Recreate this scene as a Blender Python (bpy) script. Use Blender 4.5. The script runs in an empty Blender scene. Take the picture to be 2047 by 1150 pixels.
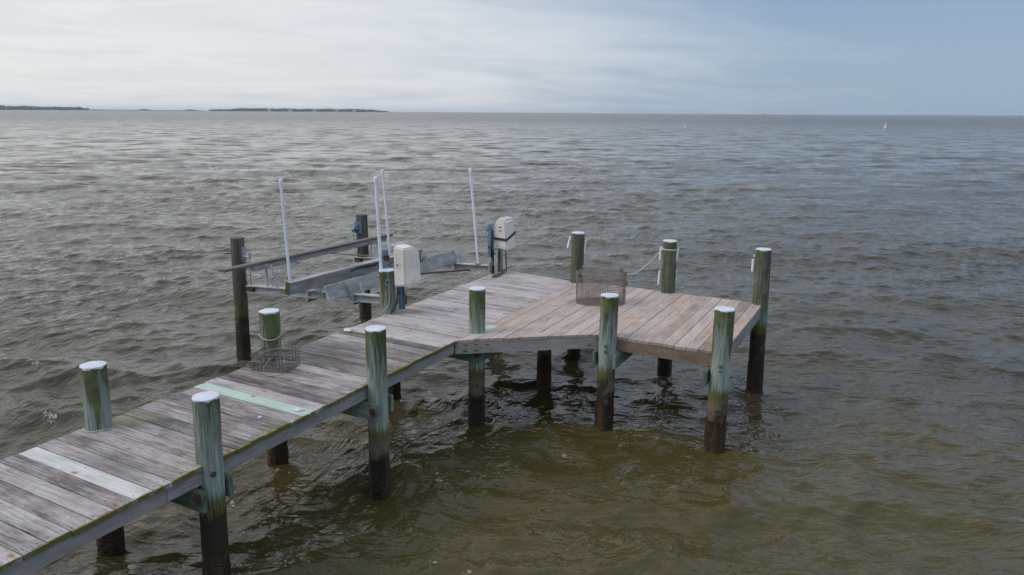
import bpy, bmesh, math, random
import numpy as np
from mathutils import Vector, Matrix
random.seed(7); rng = np.random.default_rng(11)
S = bpy.context.scene
COL = S.collection
R = math.radians

# ------------------------------------------------------------------ camera
# world: X runs along the dock away from the shore, Y across it, Z up, water at Z = 0
CAM = Vector((0, 0, 3.87))
ax_r = Vector((0.47480719, -0.88006474, 0.0066464))
ax_u = Vector((0.20439107, 0.11761102, 0.9717983))
ax_f = Vector((0.85602711, 0.46005836, -0.23571993))
cd = bpy.data.cameras.new('camera'); cam = bpy.data.objects.new('camera', cd); COL.objects.link(cam)
m = Matrix((ax_r, ax_u, -ax_f)).transposed().to_4x4(); m.translation = CAM
cam.matrix_world = m
cd.sensor_width = 36; cd.lens = 36 * 1445 / 2047; cd.clip_start = 0.05; cd.clip_end = 40000
S.camera = cam

# ------------------------------------------------------------------ light
SUN_AZ, SUN_EL = 128, 46           # degrees from +X, elevation
sd = Vector((math.cos(R(SUN_AZ)) * math.cos(R(SUN_EL)), math.sin(R(SUN_AZ)) * math.cos(R(SUN_EL)), math.sin(R(SUN_EL))))
ld = bpy.data.lights.new('sun', 'SUN'); ld.energy = 1.2; ld.angle = R(24); ld.color = (1.0, 0.955, 0.9)
lo = bpy.data.objects.new('sun', ld); COL.objects.link(lo)
lo.rotation_euler = sd.to_track_quat('Z', 'Y').to_euler()
VS = S.view_settings
VS.view_transform = 'Standard'; VS.look = 'None'; VS.exposure = 0.12; VS.gamma = 1.0; VS.use_curve_mapping = False


class NT:
    """small helper round a node tree"""
    def __init__(s, tree): s.t = tree; s.n = tree.nodes; s.l = tree.links; s.n.clear()
    def put(s, sock, v):
        if hasattr(v, 'is_output') or isinstance(v, bpy.types.NodeSocket): s.l.new(v, sock)
        elif v is not None:
            if sock.type == 'RGBA' and len(v) == 3: v = (*v, 1)
            sock.default_value = v
    def node(s, typ, ins=None, **kw):
        n = s.n.new(typ)
        for k, v in kw.items(): setattr(n, k, v)
        for k, v in (ins or {}).items(): s.put(n.inputs[k], v)
        return n
    def math(s, op, a, b=None, c=None, clamp=False):
        n = s.n.new('ShaderNodeMath'); n.operation = op; n.use_clamp = clamp
        for i, v in enumerate((a, b, c)):
            if v is not None: s.put(n.inputs[i], v)
        return n.outputs[0]
    def vmath(s, op, a, b=None):
        n = s.n.new('ShaderNodeVectorMath'); n.operation = op
        s.put(n.inputs[0], a)
        if b is not None: s.put(n.inputs[1], b)
        return n.outputs['Value'] if op in ('DOT_PRODUCT', 'LENGTH') else n.outputs[0]
    def sep(s, v): return s.node('ShaderNodeSeparateXYZ', {0: v}).outputs
    def comb(s, x, y, z): return s.node('ShaderNodeCombineXYZ', {0: x, 1: y, 2: z}).outputs[0]
    def noise(s, v, scale, detail=4, rough=.55, dist=0): return s.node('ShaderNodeTexNoise', {'Vector': v, 'Scale': scale, 'Detail': detail, 'Roughness': rough, 'Distortion': dist}).outputs[0]
    def ramp(s, f, stops, interp='LINEAR'):
        n = s.n.new('ShaderNodeValToRGB'); n.color_ramp.interpolation = interp; e = n.color_ramp.elements
        while len(e) < len(stops): e.new(.5)
        for el, (p, c) in zip(e, stops): el.position = p; el.color = (*c, 1)
        s.put(n.inputs[0], f); return n.outputs[0]
    def mr(s, v, a, b, c=0., d=1., smooth=True):
        n = s.n.new('ShaderNodeMapRange'); n.interpolation_type = 'SMOOTHSTEP' if smooth else 'LINEAR'
        for i, q in enumerate((v, a, b, c, d)): s.put(n.inputs[i], q)
        return n.outputs[0]
    def mix(s, f, a, b, mode='MIX'):
        n = s.n.new('ShaderNodeMix'); n.data_type = 'RGBA'; n.blend_type = mode
        s.put(n.inputs[0], f); s.put(n.inputs[6], a); s.put(n.inputs[7], b); return n.outputs[2]
    def bump(s, h, strength, dist): return s.node('ShaderNodeBump', {'Height': h, 'Strength': strength, 'Distance': dist}).outputs[0]

# ------------------------------------------------------------------ sky
W = bpy.data.worlds.new('World'); S.world = W; W.use_nodes = True
t = NT(W.node_tree)
sky = t.node('ShaderNodeTexSky', sky_type='NISHITA', sun_disc=False, sun_elevation=R(SUN_EL), sun_rotation=R(90 - SUN_AZ), air_density=1.0, dust_density=1.5, ozone_density=1.5)
dirv = t.node('ShaderNodeTexCoord').outputs['Generated']
x, y, z = t.sep(dirv)
hor = t.vmath('DOT_PRODUCT', dirv, (math.cos(R(82)), math.sin(R(82)), 0))
up = t.math('MAXIMUM', z, 0.0)
den = t.math('ADD', up, 0.10)
# axes of the cirrus streaks: a across the picture, b away from it
a_ = t.math('DIVIDE', t.vmath('DOT_PRODUCT', dirv, (0.848, -0.53, 0)), den)
b_ = t.math('DIVIDE', t.vmath('DOT_PRODUCT', dirv, (0.53, 0.848, 0)), den)
cv = t.comb(t.math('MULTIPLY', a_, .9), t.math('MULTIPLY', b_, 1.25), 3.3)
n1 = t.noise(cv, .55, 7, .55, .6)
n2 = t.noise(t.comb(t.math('MULTIPLY', a_, .75), b_, 9.1), 1.7, 7, .6, .5)
cover = t.mr(hor, -.02, .92)
cl = t.math('ADD', cover, t.math('MULTIPLY', t.math('SUBTRACT', n1, .5), 1.05))
cl = t.math('ADD', cl, t.math('MULTIPLY', t.math('SUBTRACT', n2, .5), .26))
cl = t.math('ADD', cl, t.math('MULTIPLY', up, .35))
cloud = t.mr(cl, .12, .98)
# thin grey-blue veil under the bright cirrus
veil = t.mix(t.mr(z, 0, .22), (.325, .43, .56), (.262, .372, .555))
bright = t.mix(t.mr(hor, .2, 1.), (.58, .65, .74), t.mix(t.mr(n2, .40, .60), (.775, .785, .81), (.84, .84, .845)))
ccol = t.mix(cloud, veil, bright)
ccol = t.mix(t.math('MULTIPLY', t.mr(z, .15, .50), .88), ccol, t.mix(t.mr(hor, -.5, .9), (.70, .84, 1.10), (1.20, 1.22, 1.30)))
bg1 = t.node('ShaderNodeBackground', {'Color': sky.outputs[0], 'Strength': .07})
bg2 = t.node('ShaderNodeBackground', {'Color': ccol, 'Strength': 1.0})
mx = t.node('ShaderNodeMixShader', {0: .84, 1: bg1.outputs[0], 2: bg2.outputs[0]})
t.node('ShaderNodeOutputWorld', {0: mx.outputs[0]})

# ------------------------------------------------------------------ materials
def mat(name):
    mm = bpy.data.materials.new(name); mm.use_nodes = True
    t = NT(mm.node_tree); p = t.node('ShaderNodeBsdfPrincipled'); t.node('ShaderNodeOutputMaterial', {0: p.outputs[0]})
    return mm, t, p
def setp(t, p, **kw):
    for k, v in kw.items(): t.put(p.inputs[k.replace('_', ' ')], v)

def M_board(name, kind):
    mm, t, p = mat(name)
    g = t.node('ShaderNodeAttribute', attribute_name='grain').outputs['Vector']
    tone = t.node('ShaderNodeAttribute', attribute_name='tone').outputs['Fac']
    u, v, w = t.sep(g)
    pos = t.node('ShaderNodeNewGeometry').outputs['Position']
    nz = t.sep(t.node('ShaderNodeNewGeometry').outputs['Normal'])[2]
    wob = t.math('MULTIPLY', t.math('SUBTRACT', t.noise(t.comb(u, t.math('MULTIPLY', v, 4), w), 2.2, 3), .5), .055 if kind != 'new' else .10)
    vv = t.math('ADD', v, wob)
    fine = t.noise(t.comb(t.math('MULTIPLY', u, 2.4), t.math('MULTIPLY', vv, 42), w), 1.6, 8, .72)
    broad = t.noise(t.comb(t.math('MULTIPLY', u, 1.1), t.math('MULTIPLY', vv, 13), t.math('ADD', w, 5)), 1.5, 5, .6)
    blot = t.noise(t.vmath('ADD', pos, t.comb(w, 0, 0)), 3.1, 6, .68)
    speck = t.noise(t.comb(t.math('MULTIPLY', u, 14), t.math('MULTIPLY', v, 45), w), 2.4, 5, .7)
    s = t.math('ADD', t.math('MULTIPLY', fine, .60), t.math('MULTIPLY', broad, .30))
    s = t.math('ADD', s, t.math('MULTIPLY', blot, .34))
    s = t.math('SUBTRACT', s, .12)
    s = t.math('ADD', s, t.math('MULTIPLY', t.math('SUBTRACT', tone, .5), .46))
    if kind == 'old':
        c = t.ramp(s, [(.34, (.062, .054, .050)), (.45, (.165, .153, .150)), (.53, (.29, .275, .275)), (.66, (.45, .435, .44))])
        c = t.mix(1., c, (1.02, .955, .90), 'MULTIPLY')
        brown = t.mr(t.noise(t.comb(t.math('MULTIPLY', u, .8), t.math('MULTIPLY', v, 6), w), 1.7, 3), .5, .75)
        c = t.mix(t.math('MULTIPLY', brown, .38), c, t.mix(.5, c, (.26, .19, .13)))
        dk = t.mr(t.math('ADD', speck, t.math('MULTIPLY', t.math('SUBTRACT', blot, .5), .7)), .62, .74)
        c = t.mix(t.math('MULTIPLY', dk, .72), c, (.050, .044, .040))
        lt = t.mr(t.math('ADD', speck, t.math('MULTIPLY', t.math('SUBTRACT', .5, blot), .5)), .66, .72)
        c = t.mix(t.math('MULTIPLY', lt, .35), c, (.50, .49, .48))
    elif kind == 'pale':
        c = t.ramp(s, [(.32, (.30, .285, .26)), (.48, (.47, .46, .43)), (.66, (.62, .61, .58))])
    elif kind == 'green':
        c = t.ramp(s, [(.32, (.24, .275, .235)), (.48, (.37, .455, .375)), (.66, (.48, .56, .49))])
    elif kind == 'beam':
        c = t.ramp(s, [(.34, (.045, .065, .035)), (.5, (.13, .18, .135)), (.66, (.27, .34, .275))])
        for (bx_, by_, bz_, br_) in ((3.24, 4.44, .985, .075), (5.215, 4.36, .96, .07), (7.2, 4.36, .97, .05)):
            bd = t.math('ADD', t.vmath('LENGTH', t.vmath('MULTIPLY', t.vmath('SUBTRACT', pos, (bx_, by_, bz_)), (.5, 1.1, 1))), t.math('MULTIPLY', t.math('SUBTRACT', t.noise(pos, 28, 4), .5), .09))
            c = t.mix(t.math('MULTIPLY', t.mr(bd, br_, br_ * .4), .85), c, (.12, .040, .016))
        nz_up = t.mr(nz, .5, .9)
        c = t.mix(t.math('MULTIPLY', nz_up, .6), c, (.12, .125, .03))
    elif kind == 'rim':
        c = t.ramp(s, [(.34, (.17, .145, .13)), (.5, (.275, .248, .232)), (.66, (.37, .34, .325))])
    elif kind == 'diag':
        c = t.ramp(s, [(.34, (.25, .215, .18)), (.5, (.37, .335, .295)), (.66, (.46, .425, .385))])
        for (su, sv, sw_, sh, am) in ((1.13, .020, .030, .007, .9), (1.26, .022, .030, .006, .9), (1.39, .018, .034, .007, .9), (1.12, -.022, .034, .009, 1.), (1.25, -.022, .035, .008, .9), (1.31, .002, .02, .005, .7), (1.43, -.020, .012, .008, .5), (2.66, -.016, .035, .008, .8), (1.72, .03, .008, .005, .6)):
            d_ = t.math('SQRT', t.math('ADD', t.math('POWER', t.math('DIVIDE', t.math('SUBTRACT', u, su), sw_), 2), t.math('POWER', t.math('DIVIDE', t.math('SUBTRACT', t.math('ADD', t.math('ABSOLUTE', v), -.07), sv), sh), 2)))
            d_ = t.math('ADD', d_, t.math('MULTIPLY', t.math('SUBTRACT', t.noise(pos, 40, 3), .5), 1.6))
            c = t.mix(t.math('MULTIPLY', t.mr(d_, 1.35, .3), am), c, (.15, .055, .02))
    elif kind == 'newrim':
        c = t.ramp(s, [(.34, (.13, .085, .055)), (.5, (.21, .15, .105)), (.66, (.29, .22, .165))])
    else:
        hue = t.noise(t.comb(t.math('MULTIPLY', u, .35), t.math('MULTIPLY', v, 3), t.math('MULTIPLY', w, 3.7)), 1.3, 3)
        rings = t.node('ShaderNodeTexWave', {'Vector': t.comb(t.math('MULTIPLY', u, 1.0), t.math('MULTIPLY', vv, 15), w), 'Scale': 1.3, 'Distortion': 7.0, 'Detail': 3.0, 'Detail Scale': .8}, wave_type='BANDS', bands_direction='Y').outputs['Fac']
        c = t.ramp(s, [(.34, (.22, .185, .165)), (.47, (.36, .318, .296)), (.56, (.43, .392, .375)), (.68, (.51, .48, .465))])
        c = t.mix(t.math('MULTIPLY', t.mr(hue, .48, .70), .5), c, t.mix(1., c, (1.10, .80, .62), 'MULTIPLY'))
        c = t.mix(1., c, (1.02, .945, .865), 'MULTIPLY')
        c = t.mix(t.math('MULTIPLY', t.mr(rings, .72, 1.), .34), c, (.17, .115, .085))
        dk = t.mr(speck, .70, .78)
        c = t.mix(t.math('MULTIPLY', dk, .5), c, (.10, .07, .055))
    # nails where the boards cross the joists, with rust bleeding out of some of them
    if kind in ('old', 'pale', 'green', 'new'):
        span = .70 if kind != 'new' else .62
        um = t.math('ABSOLUTE', t.math('SUBTRACT', t.math('FLOORED_MODULO', t.math('ADD', u, span / 2 - .06), span), span / 2))
        dv = t.math('ABSOLUTE', t.math('SUBTRACT', t.math('ABSOLUTE', v), .042))
        wn = t.noise(t.vmath('MULTIPLY', pos, (1, 1, 0)), 22, 3)
        d = t.math('SQRT', t.math('ADD', t.math('POWER', t.math('MULTIPLY', um, .62), 2), t.math('POWER', dv, 2)))
        dj = t.math('ADD', d, t.math('MULTIPLY', t.math('SUBTRACT', wn, .5), .030))
        which = t.mr(t.noise(t.comb(t.math('FLOOR', t.math('DIVIDE', u, span)), t.math('SIGN', v), t.math('MULTIPLY', w, 7)), 3.3, 1), .50, .60)
        rust = t.math('MULTIPLY', t.mr(dj, .032, .006), t.math('MULTIPLY', which, .75 if kind != 'new' else .12))
        c = t.mix(rust, c, (.25, .115, .05))
        c = t.mix(t.math('MULTIPLY', t.mr(d, .006, .0035), .8), c, (.05, .028, .02))
        # green growth along the open ends of the boards
        mo = t.math('ADD', u, t.math('MULTIPLY', t.math('SUBTRACT', t.noise(pos, 9, 4), .5), .10))
        k = t.math('MULTIPLY', t.mr(t.sep(pos)[0], 7.0, 6.88), .95) if kind != 'new' else .10
        c = t.mix(t.math('MULTIPLY', t.mr(t.math('ADD', mo, t.math('MULTIPLY', t.math('SUBTRACT', blot, .5), .12)), .034, .004), k), c, (.12, .115, .020))
        if kind == 'old':
            for (gx, gy, gr) in ((7.80, 5.70, .34), (3.62, 5.72, .30), (6.6, 5.80, .12)):
                gd = t.vmath('LENGTH', t.vmath('SUBTRACT', t.vmath('MULTIPLY', pos, (1, 1, 0)), (gx, gy, 0)))
                gd = t.math('ADD', gd, t.math('MULTIPLY', t.math('SUBTRACT', fine, .5), .5))
                c = t.mix(t.math('MULTIPLY', t.mr(gd, gr, gr * .2), .36), c, (.19, .20, .05))
            for (gx, gy, gr) in ((6.35, 4.75, .30), (3.02, 5.1, .22), (5.9, 5.5, .45)):
                gd = t.vmath('LENGTH', t.vmath('SUBTRACT', t.vmath('MULTIPLY', pos, (1, .5, 0)), (gx, gy * .5, 0)))
                gd = t.math('ADD', gd, t.math('MULTIPLY', t.math('SUBTRACT', speck, .5), .5))
                c = t.mix(t.math('MULTIPLY', t.mr(gd, gr, gr * .3), .45), c, (.07, .065, .058))
    bmp = t.bump(t.math('ADD', fine, t.math('MULTIPLY', speck, .4)), .55, .004)
    setp(t, p, Base_Color=c, Roughness=.82, Normal=bmp); p.inputs['Specular IOR Level'].default_value = .25
    return mm

def M_pile(name, kind):
    mm, t, p = mat(name)
    tc = t.node('ShaderNodeTexCoord').outputs['Object']; oi = t.node('ShaderNodeObjectInfo').outputs['Random']
    off = t.comb(t.math('MULTIPLY', oi, 40), t.math('MULTIPLY', oi, 17), 0)
    x, y, z = t.sep(tc)
    dt = t.node('ShaderNodeAttribute', attribute_name='below_top').outputs['Fac']
    st = t.noise(t.vmath('ADD', t.vmath('MULTIPLY', tc, (62, 62, 2.6)), off), 1.0, 7, .70)
    st2 = t.noise(t.vmath('ADD', t.vmath('MULTIPLY', tc, (11, 11, .8)), off), 1.0, 4, .6)
    bl = t.noise(t.vmath('ADD', tc, off), 5.5, 5, .65)
    s = t.math('SUBTRACT', t.math('ADD', t.math('MULTIPLY', st, .80), t.math('MULTIPLY', st2, .42)), .11)
    if kind == 'green':
        c = t.ramp(s, [(.34, (.070, .080, .052)), (.44, (.165, .19, .15)), (.53, (.255, .285, .24)), (.64, (.47, .49, .45))])
        turq = t.ramp(s, [(.34, (.16, .20, .155)), (.52, (.28, .335, .275)), (.66, (.40, .45, .395))])
        c = t.mix(t.math('MULTIPLY', t.mr(z, 1.35, 1.05), .9), c, turq)
        topm = t.mr(t.math('SUBTRACT', dt, t.math('MULTIPLY', t.math('SUBTRACT', t.math('ADD', st2, t.math('MULTIPLY', t.math('SUBTRACT', st, .5), .5)), .43), 2.6)), .16, -.02)
        c = t.mix(t.math('MULTIPLY', topm, .88), c, t.mix(t.mr(bl, .4, .65), (.050, .055, .010), (.11, .125, .018)))
        split = t.mr(t.noise(t.vmath('ADD', t.vmath('MULTIPLY', tc, (24, 24, .35)), off), 1.0, 2, .5), .70, .73)
        c = t.mix(t.math('MULTIPLY', split, .8), c, (.03, .032, .024))
    elif kind == 'moss':
        c = t.ramp(s, [(.34, (.032, .034, .020)), (.46, (.095, .105, .068)), (.56, (.165, .165, .128)), (.68, (.29, .28, .25))])
        mo = t.mr(t.math('ADD', st2, t.math('MULTIPLY', t.math('SUBTRACT', bl, .5), .6)), .45, .60)
        c = t.mix(t.math('MULTIPLY', mo, .75), c, (.065, .082, .018))
        turq = t.ramp(s, [(.34, (.09, .15, .11)), (.66, (.24, .34, .28))])
        c = t.mix(t.math('MULTIPLY', t.mr(z, 1.25, 1.0), .8), c, turq)
    else:
        c = t.ramp(s, [(.34, (.030, .026, .022)), (.46, (.085, .072, .062)), (.56, (.135, .118, .105)), (.68, (.24, .215, .20))])
        mo = t.math('MULTIPLY', t.mr(dt, .35, .8), t.mr(st2, .40, .56))
        c = t.mix(t.math('MULTIPLY', mo, .75), c, (.055, .068, .018))
        pal = t.math('MULTIPLY', t.mr(z, 1.15, .9), t.mr(bl, .45, .6))
        c = t.mix(t.math('MULTIPLY', pal, .55), c, (.24, .25, .235))
    # rust runs under the bolts
    pw_ = t.node('ShaderNodeNewGeometry').outputs['Position']; wx, wy_, wz = t.sep(pw_)
    wob_ = t.math('MULTIPLY', t.math('SUBTRACT', t.noise(pw_, 30, 3), .5), .03)
    for (rx, ry, zt_, zb_, rw_, am_) in ((3.372, 4.398, 1.16, .93, .022, .75), (5.44, 4.344, 1.10, .84, .020, .85), (5.385, 4.310, 1.42, 1.30, .014, .7), (8.02, 1.482, .92, .74, .020, .7), (7.885, 2.875, 1.32, 1.20, .014, .6), (3.30, 4.42, 1.20, 1.05, .03, .3)):
        dx_ = t.vmath('LENGTH', t.comb(t.math('SUBTRACT', wx, rx), t.math('SUBTRACT', wy_, ry), 0))
        run = t.math('MULTIPLY', t.mr(t.math('ADD', dx_, wob_), rw_, rw_ * .3), t.math('MULTIPLY', t.mr(wz, zt_ + .01, zt_ - .01), t.mr(wz, zb_ - .04, zb_ + .08)))
        c = t.mix(t.math('MULTIPLY', run, am_), c, (.16, .065, .022))
    # tide zone
    jz = t.math('ADD', z, t.math('MULTIPLY', t.math('SUBTRACT', st, .5), .42))
    jz = t.math('ADD', jz, t.math('MULTIPLY', t.math('SUBTRACT', oi, .5), .20))
    c = t.mix(t.math('MULTIPLY', t.mr(jz, .90, .80), .9), c, (.090, .085, .010))
    tide = t.mix(t.mr(t.math('ADD', bl, t.math('MULTIPLY', t.math('SUBTRACT', oi, .5), .25)), .42, .60), (.034, .027, .016), (.15, .12, .08))
    c = t.mix(t.mr(jz, .73, .68), c, tide)
    j2 = t.math('ADD', z, t.math('MULTIPLY', t.math('SUBTRACT', bl, .5), .30))
    c = t.mix(t.mr(j2, .49, .40), c, t.mix(t.mr(st2, .42, .58), (.020, .012, .006), (.062, .034, .014)))
    vor = t.node('ShaderNodeTexVoronoi', {'Vector': tc, 'Scale': 62.0}).outputs['Distance']
    bar = t.math('MULTIPLY', t.mr(vor, .34, .16), t.mr(t.math('ADD', j2, t.math('MULTIPLY', bl, .12)), .42, .28))
    c = t.mix(t.math('MULTIPLY', bar, .6), c, (.17, .125, .075))
    h = t.math('ADD', t.math('MULTIPLY', st, .6), t.math('MULTIPLY', t.math('MULTIPLY', vor, -2.2), t.mr(z, .5, .3)))
    rough = t.mr(z, .75, .25, .85, .45)
    setp(t, p, Base_Color=c, Roughness=rough, Normal=t.bump(h, .8, .008)); p.inputs['Specular IOR Level'].default_value = .3
    return mm

def M_simple(name, col, rough=.6, metal=0., var=.25, scale=9., dirt=None, dirt_amt=.5, bump=.15, dlo=.52, dhi=.68, stretch=(1, 1, 1)):
    mm, t, p = mat(name)
    tc = t.vmath('MULTIPLY', t.node('ShaderNodeTexCoord').outputs['Object'], stretch)
    n = t.noise(tc, scale, 5, .62)
    c = t.mix(t.mr(n, .3, .7), tuple(q * (1 - var) for q in col), tuple(min(1, q * (1 + var * .6)) for q in col))
    if dirt:
        d = t.mr(t.noise(tc, scale * 1.9, 5, .65), dlo, dhi)
        c = t.mix(t.math('MULTIPLY', d, dirt_amt), c, dirt)
    setp(t, p, Base_Color=c, Roughness=rough, Metallic=metal, Normal=t.bump(t.noise(tc, scale * 6, 3), bump, .004))
    return mm

M = dict(
    old=M_board('weathered_grey_wood', 'old'), new=M_board('newer_brown_wood', 'new'), pale=M_board('pale_replacement_board', 'pale'),
    green=M_board('green_treated_board', 'green'), rim=M_board('grey_rim_wood', 'rim'), diag=M_board('rust_streaked_rim_wood', 'diag'), newrim=M_board('brown_rim_wood', 'newrim'), beam=M_board('green_beam_wood', 'beam'),
    pile=M_pile('green_treated_piling', 'green'), pile_moss=M_pile('mossy_piling', 'moss'), pile_grey=M_pile('grey_brown_piling', 'grey'),
    cap=M_simple('white_cap_plastic', (.56, .57, .61), .55, 0, .12, 14, (.33, .34, .33), .35),
    pvc=M_simple('white_pvc', (.76, .775, .80), .35, 0, .06, 5, (.45, .45, .42), .3, .03),
    alu=M_simple('dull_aluminium', (.40, .40, .39), .55, .15, .25, 6, (.20, .12, .07), .35, .1, .58, .74),
    galv=M_simple('galvanised_steel', (.37, .38, .385), .55, .1, .25, 8, (.16, .15, .14), .4),
    blue=M_simple('blue_grey_paint', (.145, .215, .285), .5, .1, .3, 12, (.20, .13, .09), .45),
    rust=M_simple('rusty_steel', (.105, .042, .022), .8, .1, .5, 25, (.20, .09, .04), .5, .4),
    rustgrey=M_simple('rusted_bar', (.13, .085, .06), .7, .2, .4, 18, (.22, .13, .09), .5, .3),
    cover=M_simple('cream_fibreglass', (.76, .69, .61), .42, 0, .06, 3, (.45, .40, .35), .35, .03),
    black=M_simple('black_rubber', (.012, .012, .013), .5, 0, .2),
    strap=M_simple('dark_red_webbing', (.085, .032, .034), .8, 0, .3, 30),
    rope=M_simple('off_white_rope', (.52, .50, .45), .85, 0, .25, 60, (.25, .22, .17), .4, .4),
    conduit=M_simple('tan_cable', (.34, .28, .17), .6, 0, .2, 20),
    wire=M_simple('rusty_wire', (.25, .205, .175), .75, .1, .35, 14, (.17, .085, .045), .5, .2, .52, .66),
    wiredark=M_simple('dark_coated_wire', (.11, .092, .08), .65, .1, .35, 14, (.13, .11, .09), .5),
    bunk=M_simple('grey_bunk_timber', (.36, .34, .33), .85, 0, .4, 5, (.085, .075, .062), .6, .5, .55, .68, (.5, 3, 3)),
    bunk2=M_simple('lichened_bunk_timber', (.37, .37, .35), .85, 0, .3, 6, (.13, .13, .11), .6, .4, .53, .66, (.8, 2.5, 2.5)),
    plank=M_simple('brown_grey_plank', (.165, .135, .12), .85, 0, .35, 5, (.07, .06, .05), .5, .5, .55, .68, (.5, 4, 4)),
    moss=M_simple('green_moss', (.085, .10, .018), .95, 0, .4, 30),
    bolt=M_simple('grey_bolt', (.16, .18, .185), .55, .4, .3, 30),
    shell=M_simple('bleached_shell', (.55, .56, .60), .6, 0, .3, 40, (.16, .18, .24), .5, .3),
    land=M_simple('marsh_ground', (.13, .14, .08), .9, 0, .3, .02),
    beach=M_simple('pale_beach', (.22, .21, .17), .9, 0, .3, .02),
    trees=M_simple('far_foliage', (.045, .060, .042), .95, 0, .45, .06),
    house=M_simple('pale_house_paint', (.38, .38, .37), .7, 0, .1, .1),
    barn=M_simple('barnacle_crust', (.22, .18, .12), .95, 0, .6, 60, (.06, .035, .02), .7, .9),
    weed=M_simple('green_weed', (.06, .11, .015), .8, 0, .4, 30),
)

# ------------------------------------------------------------------ mesh helpers
class MB:
    def __init__(s): s.v = []; s.f = []; s.g = []; s.tone = []; s.has = False
    def add(s, vs, fs, g=None, tone=.5):
        o = len(s.v); s.v += [tuple(q) for q in vs]; s.f += [tuple(i + o for i in f) for f in fs]
        if g is not None: s.has = True
        s.g += list(g) if g is not None else [(0, 0, 0)] * len(vs); s.tone += [tone] * len(vs)
    def box(s, c, size, ax=None, g=None, tone=.5):
        c = Vector(c); A = ax or (Vector((1, 0, 0)), Vector((0, 1, 0)), Vector((0, 0, 1)))
        vs = [c + A[0] * (i * size[0] / 2) + A[1] * (j * size[1] / 2) + A[2] * (k * size[2] / 2) for i in (-1, 1) for j in (-1, 1) for k in (-1, 1)]
        s.add(vs, [(0, 1, 3, 2), (4, 6, 7, 5), (0, 4, 5, 1), (2, 3, 7, 6), (0, 2, 6, 4), (1, 5, 7, 3)], g, tone)
    def bar(s, p, q, w, h, up=(0, 0, 1), grain=False, tone=.5):
        p = Vector(p); q = Vector(q); d = (q - p); L = d.length; d.normalize(); side = d.cross(Vector(up)).normalized(); u = side.cross(d)
        g = None
        if grain:
            w0 = random.random() * 50
            g = [((i + 1) / 2 * L + 1, j * .07 + k * .04, w0) for i in (-1, 1) for j in (-1, 1) for k in (-1, 1)]
        s.box((p + q) / 2, (L, w, h), (d, side, u), g, tone)
    def tube(s, pts, r, n=8, caps=True, closed=False):
        P = [Vector(q) for q in pts]; N = len(P); rings = []; o = len(s.v)
        if not hasattr(r, '__len__'): r = [r] * N
        prev = None
        for i, q in enumerate(P):
            if closed: d = P[(i + 1) % N] - P[i - 1]
            else: d = P[min(i + 1, N - 1)] - P[max(i - 1, 0)]
            d.normalize()
            if prev is None: a = d.orthogonal().normalized()
            else: a = (prev - d * prev.dot(d)).normalized()
            prev = a; b = d.cross(a)
            rings.append([q + (a * math.cos(2 * math.pi * (k + .5) / n) + b * math.sin(2 * math.pi * (k + .5) / n)) * r[i] for k in range(n)])
        fs = []
        for i in range(N if closed else N - 1):
            j = (i + 1) % N
            for k in range(n): fs.append((i * n + k, i * n + (k + 1) % n, j * n + (k + 1) % n, j * n + k))
        if caps and not closed: fs += [tuple(reversed(range(n))), tuple((N - 1) * n + k for k in range(n))]
        s.add([v for rr in rings for v in rr], fs)
    def prism(s, poly, z0, z1, gf=None, tone=.5):
        n = len(poly); vs = [(a, b, z0) for a, b in poly] + [(a, b, z1) for a, b in poly]
        fs = [tuple(reversed(range(n))), tuple(range(n, 2 * n))] + [(i, (i + 1) % n, n + (i + 1) % n, n + i) for i in range(n)]
        s.add(vs, fs, [gf(v) for v in vs] if gf else None, tone)
    def build(s, name, material, parent=None, smooth=False, label=None, bevel=0, origin=None):
        me = bpy.data.meshes.new(name)
        o0 = Vector(origin) if origin is not None else Vector((0, 0, 0))
        me.from_pydata([tuple(Vector(q) - o0) for q in s.v], [], s.f)
        me.materials.append(material)
        if s.has:
            a = me.attributes.new('grain', 'FLOAT_VECTOR', 'POINT'); a.data.foreach_set('vector', [c for g in s.g for c in g])
            a = me.attributes.new('tone', 'FLOAT', 'POINT'); a.data.foreach_set('value', s.tone)
        bm = bmesh.new(); bm.from_mesh(me); bmesh.ops.recalc_face_normals(bm, faces=bm.faces)
        if bevel: bmesh.ops.bevel(bm, geom=[e for e in bm.edges if e.calc_face_angle(0) > .5], offset=bevel, segments=2, affect='EDGES', clamp_overlap=True)
        bm.to_mesh(me); bm.free()
        if smooth:
            me.polygons.foreach_set('use_smooth', [True] * len(me.polygons)); me.set_sharp_from_angle(angle=R(42))
        ob = bpy.data.objects.new(name, me); COL.objects.link(ob); ob.location = o0
        if parent is not None:
            ob.parent = parent; ob.matrix_parent_inverse = Matrix.Identity(4)
            base = parent
            w = Vector((0, 0, 0))
            while base: w += base.location; base = base.parent
            ob.location = o0 - w
        if label: ob['label'] = label
        return ob
def tag(o, label=None, cat=None, group=None, kind=None):
    for k, v in (('label', label), ('category', cat), ('group', group), ('kind', kind)):
        if v: o[k] = v
    return o
def empty(name, loc, label, cat, group=None):
    o = bpy.data.objects.new(name, None); COL.objects.link(o); o.location = loc; o.empty_display_size = .2
    return tag(o, label, cat, group)

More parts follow.
